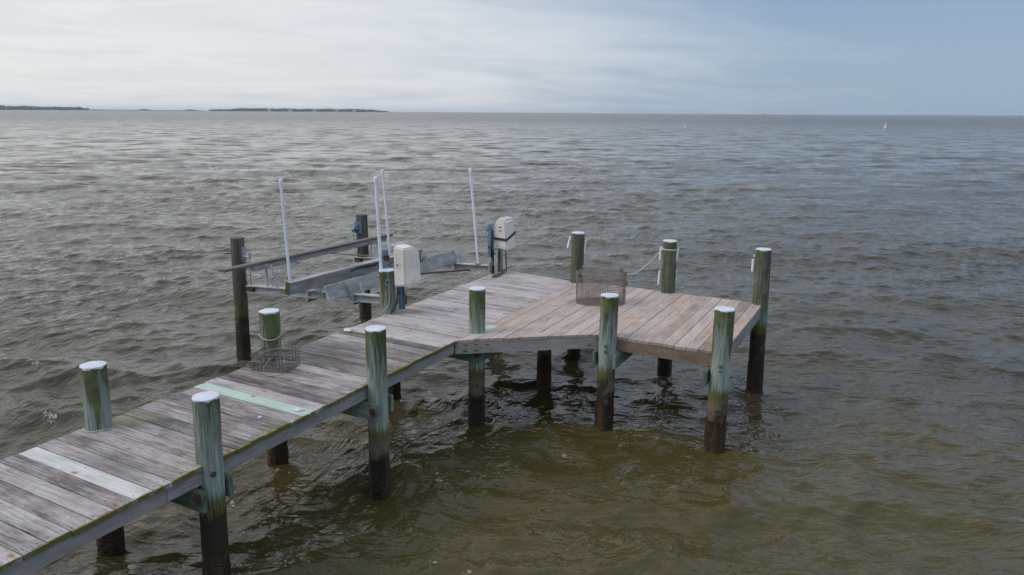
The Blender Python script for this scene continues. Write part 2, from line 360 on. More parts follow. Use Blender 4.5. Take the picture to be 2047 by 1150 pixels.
# ------------------------------------------------------------------ water
def build_water():
    az = np.concatenate([np.linspace(-100, -24, 90, endpoint=False), np.linspace(-24, 84, 1260, endpoint=False), np.linspace(84, 230, 120, endpoint=False)])
    az = np.radians(az); az = np.append(az, np.radians(230))
    rs = [1.2]
    while rs[-1] < 9000:
        r = rs[-1]; rs.append(r + (max(.030, min(r * r / 2794 * .42, r * .02)) if r > 3.5 else .12 if r < 3 else .05) if r < 1000 else r * 1.25)
    rs[-1] = 9000
    rs = np.array(rs); nr, na = len(rs), len(az)
    dr = np.gradient(rs)
    RR, AA = np.meshgrid(rs, az, indexing='ij'); DR = np.repeat(dr[:, None], na, 1)
    X = RR * np.cos(AA); Y = RR * np.sin(AA)
    Z = np.zeros_like(X); DX = np.zeros_like(X); DY = np.zeros_like(X)
    main = math.radians(28 + 180 + 8)          # the waves run towards the camera
    N = 190
    lam = np.exp(rng.uniform(math.log(.20), math.log(4.6), N))
    cell = np.maximum(DR, RR * math.radians(.086))
    act = rs < 420
    k_act = int(act.sum())
    Xa, Ya, Ca = X[:k_act], Y[:k_act], cell[:k_act]
    gust = .75 + .25 * np.sin(Xa * .21 + 1.3 * np.sin(Ya * .13)) * np.sin(Ya * .17 + .8 * np.sin(Xa * .11 + 2))
    for i in range(N):
        L = lam[i]; spread = .42 + .35 * (L < 1.2)
        th = main + rng.normal(0, spread); k = 2 * math.pi / L
        slope = .0225 * (.50 if L > 2.6 else .85 if L > 1.6 else 1.3 if L > .6 else 1.35)
        A = slope / k * rng.uniform(.6, 1.4)
        w = np.clip((L / Ca - 1.1) / 2.0, 0, 1); w = w * w * (3 - 2 * w) * gust
        ph = k * (Xa * math.cos(th) + Ya * math.sin(th)) + rng.uniform(0, 6.283)
        sn = np.sin(ph) * w; cs = np.cos(ph) * w * A
        Z[:k_act] += cs
        DX[:k_act] -= .85 * math.cos(th) * A * sn; DY[:k_act] -= .85 * math.sin(th) * A * sn
    for i in range(14):          # a few longer swells under the chop
        L = rng.uniform(5, 9.5); th = main + rng.normal(0, .3); k = 2 * math.pi / L; A = .013 / k
        w = np.clip((L / Ca - 1.1) / 2.0, 0, 1); ph = k * (Xa * math.cos(th) + Ya * math.sin(th)) + rng.uniform(0, 6.283)
        Z[:k_act] += A * w * np.cos(ph); DX[:k_act] -= math.cos(th) * A * w * np.sin(ph); DY[:k_act] -= math.sin(th) * A * w * np.sin(ph)
    # small rings thrown off by the pilings
    for (px, py) in [(3.4, 4.53), (5.37, 4.43), (7.36, 4.46), (7.98, 2.96), (8.03, 1.59)]:
        d = np.hypot(Xa - px, Ya - py); e = np.exp(-((d - .25) / .35) ** 2)
        an = np.arctan2(Ya - py, Xa - px); Z[:k_act] += .008 * e * (.55 + .45 * np.sin(3 * an + px * 2)) * np.sin(2 * math.pi * d / .17 + px + .8 * np.sin(2 * an))
    X += DX; Y += DY
    co = np.stack([X, Y, Z], -1).reshape(-1, 3).astype(np.float32)
    i = np.arange(nr - 1)[:, None] * na + np.arange(na - 1)[None, :]
    quads = np.stack([i, i + na, i + na + 1, i + 1], -1).reshape(-1, 4)
    # middle fan
    cidx = len(co); co = np.vstack([co, [[0, 0, 0]]]).astype(np.float32)
    tris = np.stack([np.full(na - 1, cidx), np.arange(na - 1), np.arange(1, na)], -1)
    # closing wedge of the circle (behind the camera)
    me = bpy.data.meshes.new('water')
    nf = len(quads) + len(tris)
    me.vertices.add(len(co)); me.vertices.foreach_set('co', co.ravel())
    loops = np.concatenate([quads.ravel(), tris.ravel()]).astype(np.int32)
    me.loops.add(len(loops)); me.loops.foreach_set('vertex_index', loops)
    me.polygons.add(nf)
    st = np.concatenate([np.arange(len(quads)) * 4, len(quads) * 4 + np.arange(len(tris)) * 3]).astype(np.int32)
    me.polygons.foreach_set('loop_start', st)
    me.polygons.foreach_set('use_smooth', np.ones(nf, bool))
    me.update(calc_edges=True); me.validate()
    print('water verts', len(co))
    mm, t, p = mat('muddy_bay_water')
    pos = t.node('ShaderNodeNewGeometry').outputs['Position']
    rot = t.node('ShaderNodeVectorRotate', {'Vector': pos, 'Angle': -R(32)}, rotation_type='Z_AXIS').outputs[0]
    dist = t.vmath('LENGTH', t.vmath('SUBTRACT', pos, tuple(CAM)))
    ridge = lambda v: t.math('SUBTRACT', 1, t.math('MULTIPLY', t.math('ABSOLUTE', t.math('SUBTRACT', v, .5)), 2))
    # two families of wind ripples with long crests, each strongest in its own patches
    warp = t.vmath('MULTIPLY', t.vmath('SUBTRACT', t.node('ShaderNodeTexNoise', {'Vector': pos, 'Scale': .8, 'Detail': 2.0}).outputs['Color'], (.5, .5, .5)), (.5, .5, 0))
    pw = t.vmath('ADD', pos, warp)
    def family(ang, off):
        v_ = t.vmath('ADD', t.node('ShaderNodeVectorRotate', {'Vector': pw, 'Angle': -R(ang)}, rotation_type='Z_AXIS').outputs[0], (off, off, 0))
        a1 = t.noise(t.vmath('MULTIPLY', v_, (1, .30, 1)), 2.6, 3, .55)
        a2 = t.noise(t.vmath('MULTIPLY', v_, (1, .34, 1)), 7.5, 3, .55)
        a3 = t.noise(t.vmath('MULTIPLY', v_, (1, .42, 1)), 21, 2, .5)
        return t.math('ADD', t.math('ADD', t.math('MULTIPLY', a1, .165), t.math('MULTIPLY', ridge(a2), .032)), t.math('MULTIPLY', a3, .010))
    fa, fb_ = family(88, 0), family(20, 7.7)
    gust_ = t.mr(t.noise(pos, .16, 3), .36, .64, .55, 1.3)
    wy = t.math('ADD', t.math('MULTIPLY', t.math('SUBTRACT', t.sep(pos)[1], 6), .08), t.math('MULTIPLY', t.math('SUBTRACT', t.noise(pos, .3, 2), .5), 2.2))
    wa = t.mr(wy, -.6, .6)
    h = t.math('ADD', t.math('MULTIPLY', fa, t.math('ADD', .35, t.math('MULTIPLY', wa, .65))), t.math('MULTIPLY', fb_, t.math('SUBTRACT', 1, t.math('MULTIPLY', wa, .65))))
    far = t.mr(dist, 20, 75)
    # wavelets too small for the mesh out there: slopes of the surface taken straight from noise
    def slope(vec, scale, detail, off):
        n_ = t.node('ShaderNodeTexNoise', {'Vector': t.vmath('ADD', vec, off), 'Scale': scale, 'Detail': detail, 'Roughness': .68, 'Distortion': .3})
        return t.vmath('SUBTRACT', n_.outputs['Color'], (.5, .5, .5))
    sl = t.vmath('MULTIPLY', slope(t.vmath('MULTIPLY', rot, (1, .42, 1)), .55, 7, (0, 0, 0)), (3.3, 1.6, 0))
    sl = t.vmath('ADD', sl, t.vmath('MULTIPLY', slope(t.vmath('MULTIPLY', rot, (1, .45, 1)), .16, 4, (9, 3, 0)), (1.0, .4, 0)))
    sl = t.node('ShaderNodeVectorRotate', {'Vector': sl, 'Angle': R(32)}, rotation_type='Z_AXIS').outputs[0]
    sl = t.vmath('MULTIPLY', sl, t.comb(far, far, far))
    bn = t.bump(t.math('MULTIPLY', h, gust_), .85, 1.0)
    nrm = t.vmath('NORMALIZE', t.vmath('ADD', bn, sl))
    big = t.noise(pos, .35, 3)
    c = t.mix(t.mr(big, .35, .65), (.040, .035, .018), (.052, .045, .025))
    # browner base colour in a ragged patch on the camera side of the dock
    brown_patch = t.math('ADD', t.vmath('LENGTH', t.vmath('SUBTRACT', t.vmath('MULTIPLY', pos, (1, 1, 0)), (5.5, .8, 0))), t.math('MULTIPLY', t.math('SUBTRACT', t.noise(pos, .5, 4), .5), 6))
    c = t.mix(t.mr(brown_patch, 8.0, 3.0), c, (.063, .049, .016))
    # scattered flecks of foam
    fv = t.node('ShaderNodeTexVoronoi', {'Vector': pos, 'Scale': 3.2}).outputs['Distance']
    fm = t.math('MULTIPLY', t.mr(fv, .034, .018), t.mr(t.noise(pos, .55, 3), .56, .60))
    c = t.mix(t.math('MULTIPLY', fm, .2), c, (.7, .7, .68))
    setp(t, p, Base_Color=c, Roughness=t.math('ADD', .04, t.math('MULTIPLY', t.mr(dist, 30, 400), .22)), IOR=1.333, Normal=nrm)
    me.materials.append(mm)
    o = bpy.data.objects.new('water', me); COL.objects.link(o); tag(o, kind='structure')
build_water()

# ------------------------------------------------------------------ dock
DZ = 1.22; TF, TB = 4.471, 5.925          # front and back edge of the walkway
dock = empty('dock', (5, 5.2, 0), 'L-shaped wooden dock on white-capped pilings with grey walkway and newer brown platform', 'dock')

def board(mb, poly, along, u0, cv, z1=DZ, tone=.5, th=.036):
    w0 = random.random() * 60
    dz = random.uniform(-.004, .003)
    if along == 'y': gf = lambda v: (v[1] - u0, v[0] - cv, w0)
    else: gf = lambda v: (v[0] - u0, v[1] - cv, w0)
    mb.prism(poly, z1 - th + dz, z1 + dz, gf, tone)

old = MB(); s = -2.0; k = 0
special = {}
while s < 10.46:
    w = random.choice([.139, .140, .142, .141]); gap = random.uniform(.005, .011)
    s0, s1 = s, s + w
    lighter = s > 6.62
    tone = random.gauss(.50 if s < 5.2 else .43 if not lighter else .70, .10 if not lighter else .07)
    f = TF - random.uniform(0, .012); b = TB + random.uniform(-.012, .014)
    sk = lambda v: max(0, (v - 7.8) / 2.7) * .20        # the far boards fan out a little
    poly = [(s0, f), (s1, f), (s1 + sk(s1), b), (s0 + sk(s0), b)]
    c0 = (s0 + s1) / 2
    tgt = old; mt = None
    if abs(c0 - 2.84) < .0725: special['pale'] = (poly, f, c0)
    elif abs(c0 - 4.455) < .0725: special['green'] = (poly, f, c0)
    else: board(old, poly, 'y', f, c0, tone=tone)
    s += w + gap
old.build('walkway_decking', M['old'], dock, label='weathered grey walkway boards with mossy front ends')
for kk, lab in (('pale', 'pale bleached replacement board across the walkway'), ('green', 'pale green treated board across the walkway')):
    mb = MB(); poly, f, c0 = special[kk]; board(mb, poly, 'y', f, c0); mb.build('deck_board', M[kk], dock, label=lab)

# platform of newer boards running along the dock, with a cut-off corner
DIAG0, DIAG1 = (6.956, 4.471), (8.022, 3.07)
def diag_s(tv): return DIAG0[0] + (DIAG0[1] - tv) / (DIAG0[1] - DIAG1[1]) * (DIAG1[0] - DIAG0[0]) if tv > DIAG1[1] else DIAG1[0]
new = MB(); tv = TF - .005; N = 20; pitch = (TF - .005 - 1.575) / N
for i in range(N):
    ta, tb = tv, tv - pitch + .006; tv -= pitch
    a0, a1 = diag_s(ta) - random.uniform(-.006, .006), diag_s(tb) - random.uniform(-.006, .006)
    cut = 7.70 + random.uniform(-.004, .004); end = 10.56 + random.uniform(-.012, .012); ctr = (ta + tb) / 2
    def piece(p, t0, u0=None): board(new, p, 'x', p[0][0] if u0 is None else u0, ctr, tone=t0)
    if max(a0, a1) < cut - .05:
        if i == 0: g_piece = ([(7.40, ta), (7.40, tb), (cut, tb), (cut, ta)], a0, ctr); g_old = ([(a0, ta), (a1, tb), (7.394, tb), (7.394, ta)], a0, ctr)
        else: piece([(a0, ta), (a1, tb), (cut, tb), (cut, ta)], random.gauss(.6, .12))
        piece([(cut + .004, ta), (cut + .004, tb), (end, tb), (end, ta)], random.gauss(.52, .08), cut - .3)
    else: piece([(a0, ta), (a1, tb), (end, tb), (end, ta)], random.gauss(.52, .08))
board(new, g_old[0], 'x', g_old[1], g_old[2], tone=.75)
new.build('platform_decking', M['new'], dock, label='newer brown platform boards running lengthwise')
mb = MB(); board(mb, g_piece[0], 'x', g_piece[1], g_piece[2]); mb.build('deck_board', M['green'], dock, label='short green board at the inner corner of the platform')

TOPJ = DZ - .0385
def rim(p, q, h, mt, name='rim_joist', th=.038, tone=.5, top=TOPJ, label=None):
    mb = MB(); mb.bar((*p, top - h / 2), (*q, top - h / 2), th, h, grain=True, tone=tone); return mb.build(name, mt, dock, label=label)
rim((-2, TF + .032), (3.02, TF + .032), .115, M['rim'])
rim((3.026, TF + .034), (6.90, TF + .034), .115, M['rim'])
rim((-2, TB - .03), (7.9, TB - .03), .115, M['rim'])
rim((7.906, TB - .028), (10.6, TB - .028), .115, M['rim'])
dd = Vector((DIAG1[0] - DIAG0[0], DIAG1[1] - DIAG0[1])).normalized(); nn = Vector((-dd.y, dd.x)) * .024
rim((DIAG0[0] + nn.x - .03 * dd.x, DIAG0[1] + nn.y - .03 * dd.y), (DIAG1[0] + nn.x - .02 * dd.x, DIAG1[1] + nn.y - .02 * dd.y), .140, M['diag'], label='angled grey rim joist with rust streaks at the inner corner')
rim((8.046, 3.04), (8.046, 1.60), .140, M['newrim'], label='brown front rim joist under the platform boards')
rim((8.07, 1.600), (10.56, 1.600), .150, M['rim'])
rim((10.535, 1.625), (10.535, 5.88), .140, M['rim'])
for tt in (5.2,): rim((-2, tt), (10.45, tt), .115, M['rim'], 'floor_joist')
for tt in (3.9, 3.2, 2.5, 2.0): rim((diag_s(tt) + .08, tt), (10.50, tt), .13, M['rim'], 'floor_joist')
rim((7.0, 4.50), (10.50, 4.50), .13, M['rim'], 'floor_joist')

def pile(base, top, rad, kind, cap=True, parent=dock, name='piling', zt=None, label=None):
    b = Vector(base); tp = Vector(top); L = tp.z + .9; n = 36; mb = MB(); rows = int(L / .045)
    ph = random.random() * 6; below = []; vs = []
    for i in range(rows + 1):
        z = -.9 + L * i / rows; f = z / tp.z; c = b.lerp(tp, f) if f > 0 else Vector((b.x, b.y, z)); c.z = z
        for j in range(n):
            a = 2 * math.pi * j / n
            r = rad * (1.03 - .03 * max(0, f)) * (1 + .018 * math.sin(2 * a + ph) + .012 * math.sin(3 * a + z * 1.1 + ph) + random.uniform(-.006, .006))
            if z < .42: r += rad * random.uniform(-.02, .10) * min(1, (.42 - z) / .15)
            vs.append((c.x + r * math.cos(a), c.y + r * math.sin(a), z)); below.append(tp.z - z)
    fs = [(i * n + j, i * n + (j + 1) % n, (i + 1) * n + (j + 1) % n, (i + 1) * n + j) for i in range(rows) for j in range(n)]
    fs += [tuple(rows * n + j for j in range(n)), tuple(reversed(range(n)))]
    mb.add(vs, fs); o = mb.build(name, M[kind], parent, smooth=True, origin=(b.x, b.y, 0), label=label)
    a = o.data.attributes.new('below_top', 'FLOAT', 'POINT')
    a.data.foreach_set('value', [tp.z - v.co.z for v in o.data.vertices])
    if cap:
        mb = MB(); rr = rad * 1.0; vs = []; fs = []
        prof = [(rr, -.010), (rr * 1.008, .000), (rr * .985, .005), (rr * .9, .008), (rr * .5, .010)]
        for q, (r, zz) in enumerate(prof):
            for j in range(n):
                a = 2 * math.pi * j / n; jit = 1 + .018 * math.sin(2 * a + ph) + .014 * math.sin(5 * a + ph)
                dzz = random.choice([0, 0, .002, -.003, -.006]) if q == 0 else 0
                vs.append((tp.x + r * jit * math.cos(a), tp.y + r * jit * math.sin(a), tp.z + zz + dzz))
        fs = [(q * n + j, q * n + (j + 1) % n, (q + 1) * n + (j + 1) % n, (q + 1) * n + j) for q in range(4) for j in range(n)] + [tuple(4 * n + j for j in range(n))]
        mb.add(vs, fs); mb.build('cap', M['cap'], o, smooth=True)
    return o
P0 = pile((3.399, 4.528, 0), (3.441, 4.496, 1.746), .100, 'pile')
P2 = pile((5.371, 4.432, 0), (5.383, 4.417, 1.787), .103, 'pile')
P3 = pile((7.361, 4.463, 0), (7.372, 4.445, 1.769), .099, 'pile')
P4 = pile((7.960, 2.960, 0), (7.965, 2.947, 1.742), .106, 'pile')
P5 = pile((8.000, 1.593, 0), (8.000, 1.596, 1.746), .109, 'pile')
P6 = pile((10.55, 1.590, 0), (10.55, 1.632, 2.01), .105, 'pile_moss')
B0 = pile((3.353, 5.849, 0), (3.399, 5.822, 1.779), .100, 'pile')
B1 = pile((5.365, 5.885, 0), (5.384, 5.868, 1.766), .105, 'pile')
SW = pile((7.552, 5.942, 0), (7.537, 5.958, 1.805), .108, 'pile')
MO = pile((10.476, 5.90, 0), (10.46, 5.92, 1.62), .101, 'pile', cap=False)
M2 = pile((10.50, 4.474, 0), (10.49, 4.450, 2.018), .101, 'pile_moss')
M3 = pile((10.56, 2.954, 0), (10.55, 2.983, 2.010), .101, 'pile_moss')
M1 = pile((8.984, 4.290, 0), (8.984, 4.290, 1.02), .100, 'pile_grey', cap=False)

def beam(p, q, z=.965, h=.175, w=.045, label=None):
    mb = MB(); mb.bar((*p, z), (*q, z), w, h, grain=True, tone=random.uniform(.4, .6)); return mb.build('cross_beam', M['beam'], dock, label=label, bevel=.004)
for (pa, pb) in ((P0, (3.40, 4.45)), (P2, (5.375, 4.37)),):
    x, y = pb
    beam((x - .135, y - .055), (x - .135, 6.08)); beam((x + .135, y - .03), (x + .135, 6.08))
beam((7.225, 4.36), (7.225, 6.05)); beam((7.70, 4.60), (7.70, 6.05))
beam((7.245, 4.345), (8.55, 4.345), z=.962); beam((8.6, 4.17), (10.65, 4.17), z=.962)
for y0 in (2.955, 1.595):
    beam((7.86, y0 + .132), (10.68, y0 + .132), z=.945)
    if y0 > 2: beam((7.86, y0 - .132), (10.68, y0 - .132), z=.945)
beam((8.86, 4.20), (8.86, 5.95), z=.80)
beam((10.34, 4.50), (10.34, 6.05), z=.88)
def bolt(pos, nrm, mt, parent, r=.018):
    mb = MB(); p = Vector(pos); nrm = Vector(nrm).normalized()
    mb.tube([p - nrm * .01, p + nrm * .006], r * 1.3, 12); mb.tube([p + nrm * .006, p + nrm * .016], r * .62, 6); mb.build('bolt', mt, parent)
tocam = lambda p: Vector((-p[0], -p[1], 0)).normalized()
bolt((7.856, 2.930, 1.135), (-.9, -.25, 0), M['bolt'], P4); bolt((7.856, 2.930, 1.066), (-.9, -.25, 0), M['bolt'], P4)
bolt((7.893, 1.572, 1.105), (-.95, -.2, 0), M['bolt'], P5); bolt((7.892, 1.571, 1.045), (-.95, -.2, 0), M['bolt'], P5, .013)
bolt((3.372, 4.406, 1.15), (-.2, -.95, 0), M['rust'], P0, .017)
bolt((3.235, 4.44, 1.0), (-.99, -.1, 0), M['rust'], P0, .02)
bolt((5.44, 4.344, 1.07), (.5, -.85, 0), M['rust'], P2, .017)
bolt((5.213, 4.36, .98), (-1, 0, 0), M['rust'], P2, .02)

# white tubes and hooks fastened to the outer pilings
def stub(p, q, parent, r=.019, name='white_tube'):
    mb = MB(); mb.tube([p, q], r, 12); mb.build(name, M['pvc'], parent, smooth=True)
stub((10.455, 4.565, 1.955), (10.430, 4.600, 1.77), M2); stub((10.53, 4.335, 1.90), (10.515, 4.358, 1.71), M2); stub((10.50, 4.36, 1.50), (10.50, 4.36, 1.465), M2, .012)
stub((10.515, 3.103, 1.915), (10.513, 3.110, 1.72), M3); stub((10.515, 3.104, 1.545), (10.512, 3.112, 1.33), M3, .017)
stub((10.58, 2.862, 1.90), (10.565, 2.885, 1.715), M3); stub((10.575, 2.865, 1.56), (10.575, 2.865, 1.525), M3, .012)
stub((10.50, 1.755, 1.86), (10.50, 1.752, 1.69), P6); stub((10.50, 1.742, 1.93), (10.50, 1.742, 1.90), P6, .012)
mb = MB(); mb.tube([(10.565, 2.87, 1.40), (10.55, 2.862, 1.43), (10.565, 2.85, 1.46), (10.58, 2.862, 1.43), (10.565, 2.87, 1.40), (10.565, 2.865, 1.37)], .006, 6); mb.build('white_hook', M['pvc'], M3)

# ------------------------------------------------------------------ boat lift
lift = empty('boat_lift', (8.9, 7.3, 0), 'boat lift with timber bunks, white guide poles and two cream motor covers beside the dock', 'boat lift')
L1 = pile((7.475, 8.772, 0), (7.509, 8.743, 2.008), .101, 'pile_grey', cap=False, parent=lift, label='bare-topped brown lift piling nearest the camera')
L2 = pile((10.428, 8.79, 0), (10.433, 8.784, 2.007), .105, 'pile_grey', cap=False, parent=lift, label='bare-topped brown lift piling farthest out')
def ibeam(p, q, h=.105, w=.10, tk=.012, name='cross_beam'):
    p = Vector(p); q = Vector(q); mb = MB(); up = Vector((0, 0, 1))
    mb.bar(p - up * tk / 2, q - up * tk / 2, w, tk); mb.bar(p - up * (h - tk / 2), q - up * (h - tk / 2), w, tk)
    mb.bar(p - up * h / 2, q - up * h / 2, tk, h - 2 * tk - .001); return mb.build(name, M['alu'], lift)
zf = lambda y: 1.295 + (8.568 - y) / (8.568 - 5.884) * .165
zr = lambda y: 1.215 + (8.89 - y) / (8.89 - 5.95) * .145
fb = ibeam((7.50, 8.58, zf(8.58)), (7.50, 5.90, zf(5.90)))
rb = ibeam((10.35, 8.89, zr(8.89)), (10.35, 5.95, zr(5.95)), .11, .11)
for (bm_, xx, y0, y1, zz) in ((fb, 7.493, 8.583, 8.43, zf), (rb, 10.343, 8.893, 8.74, zr)):
    mb = MB(); mb.bar((xx - .03, y0, zz(y0) - .052), (xx - .03, y1, zz(y1) - .052), .022, .078); mb.build('rust_plate', M['rust'], bm_)
# plank along the outer side on A-frame brackets
def plank(p, q, w, h, mt, name, label, roll=0., bev=.006):
    mb = MB(); p = Vector(p); q = Vector(q); mb.bar(p, q, w, h, up=(0, math.sin(roll), math.cos(roll))); return mb.build(name, mt, lift, label=label, bevel=bev)
plank((6.74, 8.22, 1.695), (10.83, 8.44, 1.605), .13, .035, M['plank'], 'guide_plank', 'long narrow brown plank on the outer side of the lift')
plank((7.28, 8.22, 1.625), (10.65, 8.41, 1.555), .035, .085, M['bunk'], 'plank_stiffener', None)
def legs(pts, r=.018, mt='galv', name='bracket'):
    for p, q in pts: mb = MB(); mb.bar(p, q, r * 1.8, r * .8, up=(1, 0, .01)); mb.build(name, M[mt], lift)
legs([((7.50, 8.165, 1.66), (7.50, 8.165, 1.32)), ((7.50, 8.07, 1.66), (7.50, 7.96, 1.33))])
legs([((10.35, 8.53, 1.53), (10.35, 8.53, 1.23)), ((10.35, 8.41, 1.56), (10.35, 8.31, 1.24))])
mb = MB(); mb.tube([(7.52, 8.12, 1.38), (8.35, 8.27, 1.60)], .010, 6); mb.build('brace_rod', M['galv'], lift)
mb = MB(); mb.tube([(10.33, 8.45, 1.27), (9.0, 8.33, 1.56)], .010, 6); mb.build('brace_rod', M['galv'], lift)
# big timber bunks standing on edge, leaning in
b1 = plank((6.98, 7.23, 1.51), (10.14, 7.27, 1.465), .075, .185, M['bunk'], 'bunk', 'split grey timber bunk lying nearest the white poles', roll=-.22)
mb = MB(); pts = [(8.22 + .12 * i, 7.192 + random.uniform(-.002, .002), 1.515 + .018 * math.sin(i * .9) + .005 * i) for i in range(9)]
mb.tube(pts, [.005, .014, .018, .022, .018, .020, .018, .016, .006], 6); mb.build('crack', M['black'], b1)
mb = MB(); mb.bar((6.977, 7.23, 1.51), (6.981, 7.23, 1.51), .072, .18, up=(0, math.sin(-.22), math.cos(-.22))); mb.build('mossy_end', M['moss'], b1)
mb = MB(); mb.bar((6.98, 7.252, 1.606), (10.12, 7.29, 1.561), .012, .014); mb.build('edge_strip', M['alu'], b1)
b2 = plank((7.04, 6.58, 1.50), (10.40, 6.72, 1.43), .055, .215, M['bunk2'], 'bunk', 'lichened pale timber bunk nearest the dock', roll=.30)
for (x0, z0) in ((9.35, 1.56), (9.05, 1.545)):
    mb = MB()
    for q in range(9):
        a = random.uniform(-.05, .05); mb.bar((x0 + a, 6.66, z0 - .03), (x0 + a * 1.8, 6.66 + random.uniform(-.03, .0), z0 + random.uniform(.03, .09)), .012, .003)
    mb.build('weed_tuft', M['weed'], b2)
legs([((7.47, 7.33, 1.42), (7.47, 7.36, 1.21)), ((7.47, 7.08, 1.42), (7.46, 7.02, 1.27))], .02)
legs([((7.44, 6.545, 1.585), (7.44, 6.475, 1.29))], .026); legs([((7.56, 6.44, 1.57), (7.56, 6.37, 1.34))], .022)
legs([((10.29, 6.76, 1.48), (10.29, 6.665, 1.19))], .026); legs([((10.41, 6.66, 1.50), (10.41, 6.56, 1.27))], .022)
legs([((10.30, 7.33, 1.40), (10.30, 7.36, 1.19))], .02)
for p_, q_ in (((7.40, 6.43, 1.30), (7.56, 6.43, 1.30)), ((7.40, 7.28, 1.23), (7.56, 7.28, 1.23))): mb = MB(); mb.tube([p_, q_], .011, 8); mb.build('bracket_bolt', M['black'], lift)
# loose rusted angle bar lying on the rear beam
mb = MB(); mb.bar((8.62, 6.38, 1.485), (10.24, 6.32, 1.262), .028, .028); mb.build('rusted_bar', M['rustgrey'], lift)
# guide poles
for (bx, by, tx, ty, tz, zz, lab) in ((7.50, 7.70, 7.50, 7.753, 2.918, zf, 'guide pole on the near beam, left of the covers'), (7.52, 6.03, 7.52, 6.07, 3.03, zf, 'guide pole on the near beam beside the near motor cover'),
                                 (10.35, 8.09, 10.35, 8.192, 2.855, zr, 'guide pole on the far beam behind the near motor'), (10.35, 6.218, 10.35, 6.365, 2.957, zr, 'guide pole on the far beam, rightmost of the four')):
    z0 = zz(by); mb = MB(); mb.tube([(bx, by, z0), ((bx + tx) / 2, (by + ty) / 2, (z0 + tz) / 2), (tx, ty, tz - .03)], .0215, 16)
    pl = mb.build('guide_pole', M['pvc'], lift, smooth=True, label=lab)
    mb = MB(); mb.tube([(tx, ty, tz - .065), (tx, ty, tz - .01), (tx, ty, tz + .004), (tx, ty, tz + .010)], [.028, .028, .025, .013], 16); mb.build('pole_cap', M['pvc'], pl, smooth=True)
    mb = MB(); mb.tube([(bx, by, z0 + .002), (bx, by, z0 + .014)], .048, 12); mb.build('base_ring', M['rustgrey'], pl)
# cable sheave plates on the outer pilings and the wire cables
mb = MB(); mb.box((7.52, 8.645, 1.76), (.07, .045, .22)); mb.bar((7.50, 8.62, 1.74), (7.50, 8.49, 1.73), .05, .012); mb.bar((7.50, 8.50, 1.80), (7.50, 8.49, 1.70), .04, .02); mb.build('sheave_plate', M['galv'], lift, bevel=.003)
mb = MB(); mb.box((10.315, 8.78, 1.775), (.018, .15, .22)); mb.box((10.28, 8.79, 1.79), (.05, .06, .10)); mb.tube([(10.26, 8.86, 1.745), (10.26, 8.80, 1.745)], .045, 14); mb.build('sheave_plate', M['blue'], lift, bevel=.003)
for (p, q) in (((7.49, 8.63, 1.70), (7.49, 8.585, zf(8.58))), ((7.49, 8.49, 1.72), (7.49, 8.50, zf(8.5))), ((10.27, 8.87, 1.74), (10.33, 8.86, 1.215)), ((10.27, 8.79, 1.74), (10.33, 8.82, 1.22))): mb = MB(); mb.tube([p, q], .005, 5); mb.build('wire_cable', M['bolt'], lift)
mb = MB(); mb.tube([(7.44, 8.84, 1.775), (7.40, 8.93, 1.765)], .014, 8); mb.build('bolt_end', M['bolt'], lift)
# motor posts and covers
def channel(c, z0, z1, w, d, mt, name='motor_post'):
    mb = MB(); x, y = c; h = (z0 + z1) / 2
    mb.box((x, y, h), (w, .012, z1 - z0)); mb.box((x - w / 2, y - d / 2, h), (.012, d, z1 - z0 - .004)); mb.box((x + w / 2, y - d / 2, h), (.012, d, z1 - z0 - .004)); mb.build(name, M[mt], lift)
channel((7.655, 5.835), 1.25, 1.62, .06, .05, 'blue')
mb = MB(); mb.tube([(7.62, 6.06, 1.72), (7.62, 6.06, 1.98)], .047, 16); mb.tube([(7.62, 6.06, 1.98), (7.62, 6.06, 2.045), (7.62, 6.06, 2.07)], [.062, .062, .04], 16); mb.build('gear_motor', M['blue'], lift, smooth=True)
mb = MB(); mb.box((7.60, 6.00, 1.955), (.05, .07, .065)); mb.build('rust_plate', M['rust'], lift, bevel=.005)
mb = MB(); mb.box((7.70, 5.80, 1.40), (.012, .05, .15)); mb.box((7.72, 5.79, 1.37), (.012, .03, .12)); mb.build('hinge_plate', M['rustgrey'], lift)
def cover(name, side_poly, y_back, y_front, inset, label, bev=.022):
    """side_poly in (x, z); the body narrows towards the -Y front face"""
    cx = sum(p[0] for p in side_poly) / len(side_poly); cz = sum(p[1] for p in side_poly) / len(side_poly)
    ym = y_back + (y_front - y_back) * .12
    rings = [[(x, y_back, z) for x, z in side_poly], [(x, ym, z) for x, z in side_poly], [(cx + (x - cx) * inset, y_front, cz + (z - cz) * inset) for x, z in side_poly]]
    n = len(side_poly); vs = [v for r_ in rings for v in r_]
    fs = [tuple(range(n)), tuple(reversed(range(2 * n, 3 * n)))] + [(k * n + i, k * n + (i + 1) % n, (k + 1) * n + (i + 1) % n, (k + 1) * n + i) for k in range(2) for i in range(n)]
    mb = MB(); mb.add(vs, fs); return mb.build(name, M['cover'], lift, smooth=True, bevel=bev, label=label)
c1 = cover('motor_cover', [(7.475, 1.605), (7.875, 1.585), (7.88, 1.62), (7.835, 2.08), (7.72, 2.15), (7.475, 2.155)], 5.80, 5.62, .92, 'cream motor cover with embossed front over the near post')
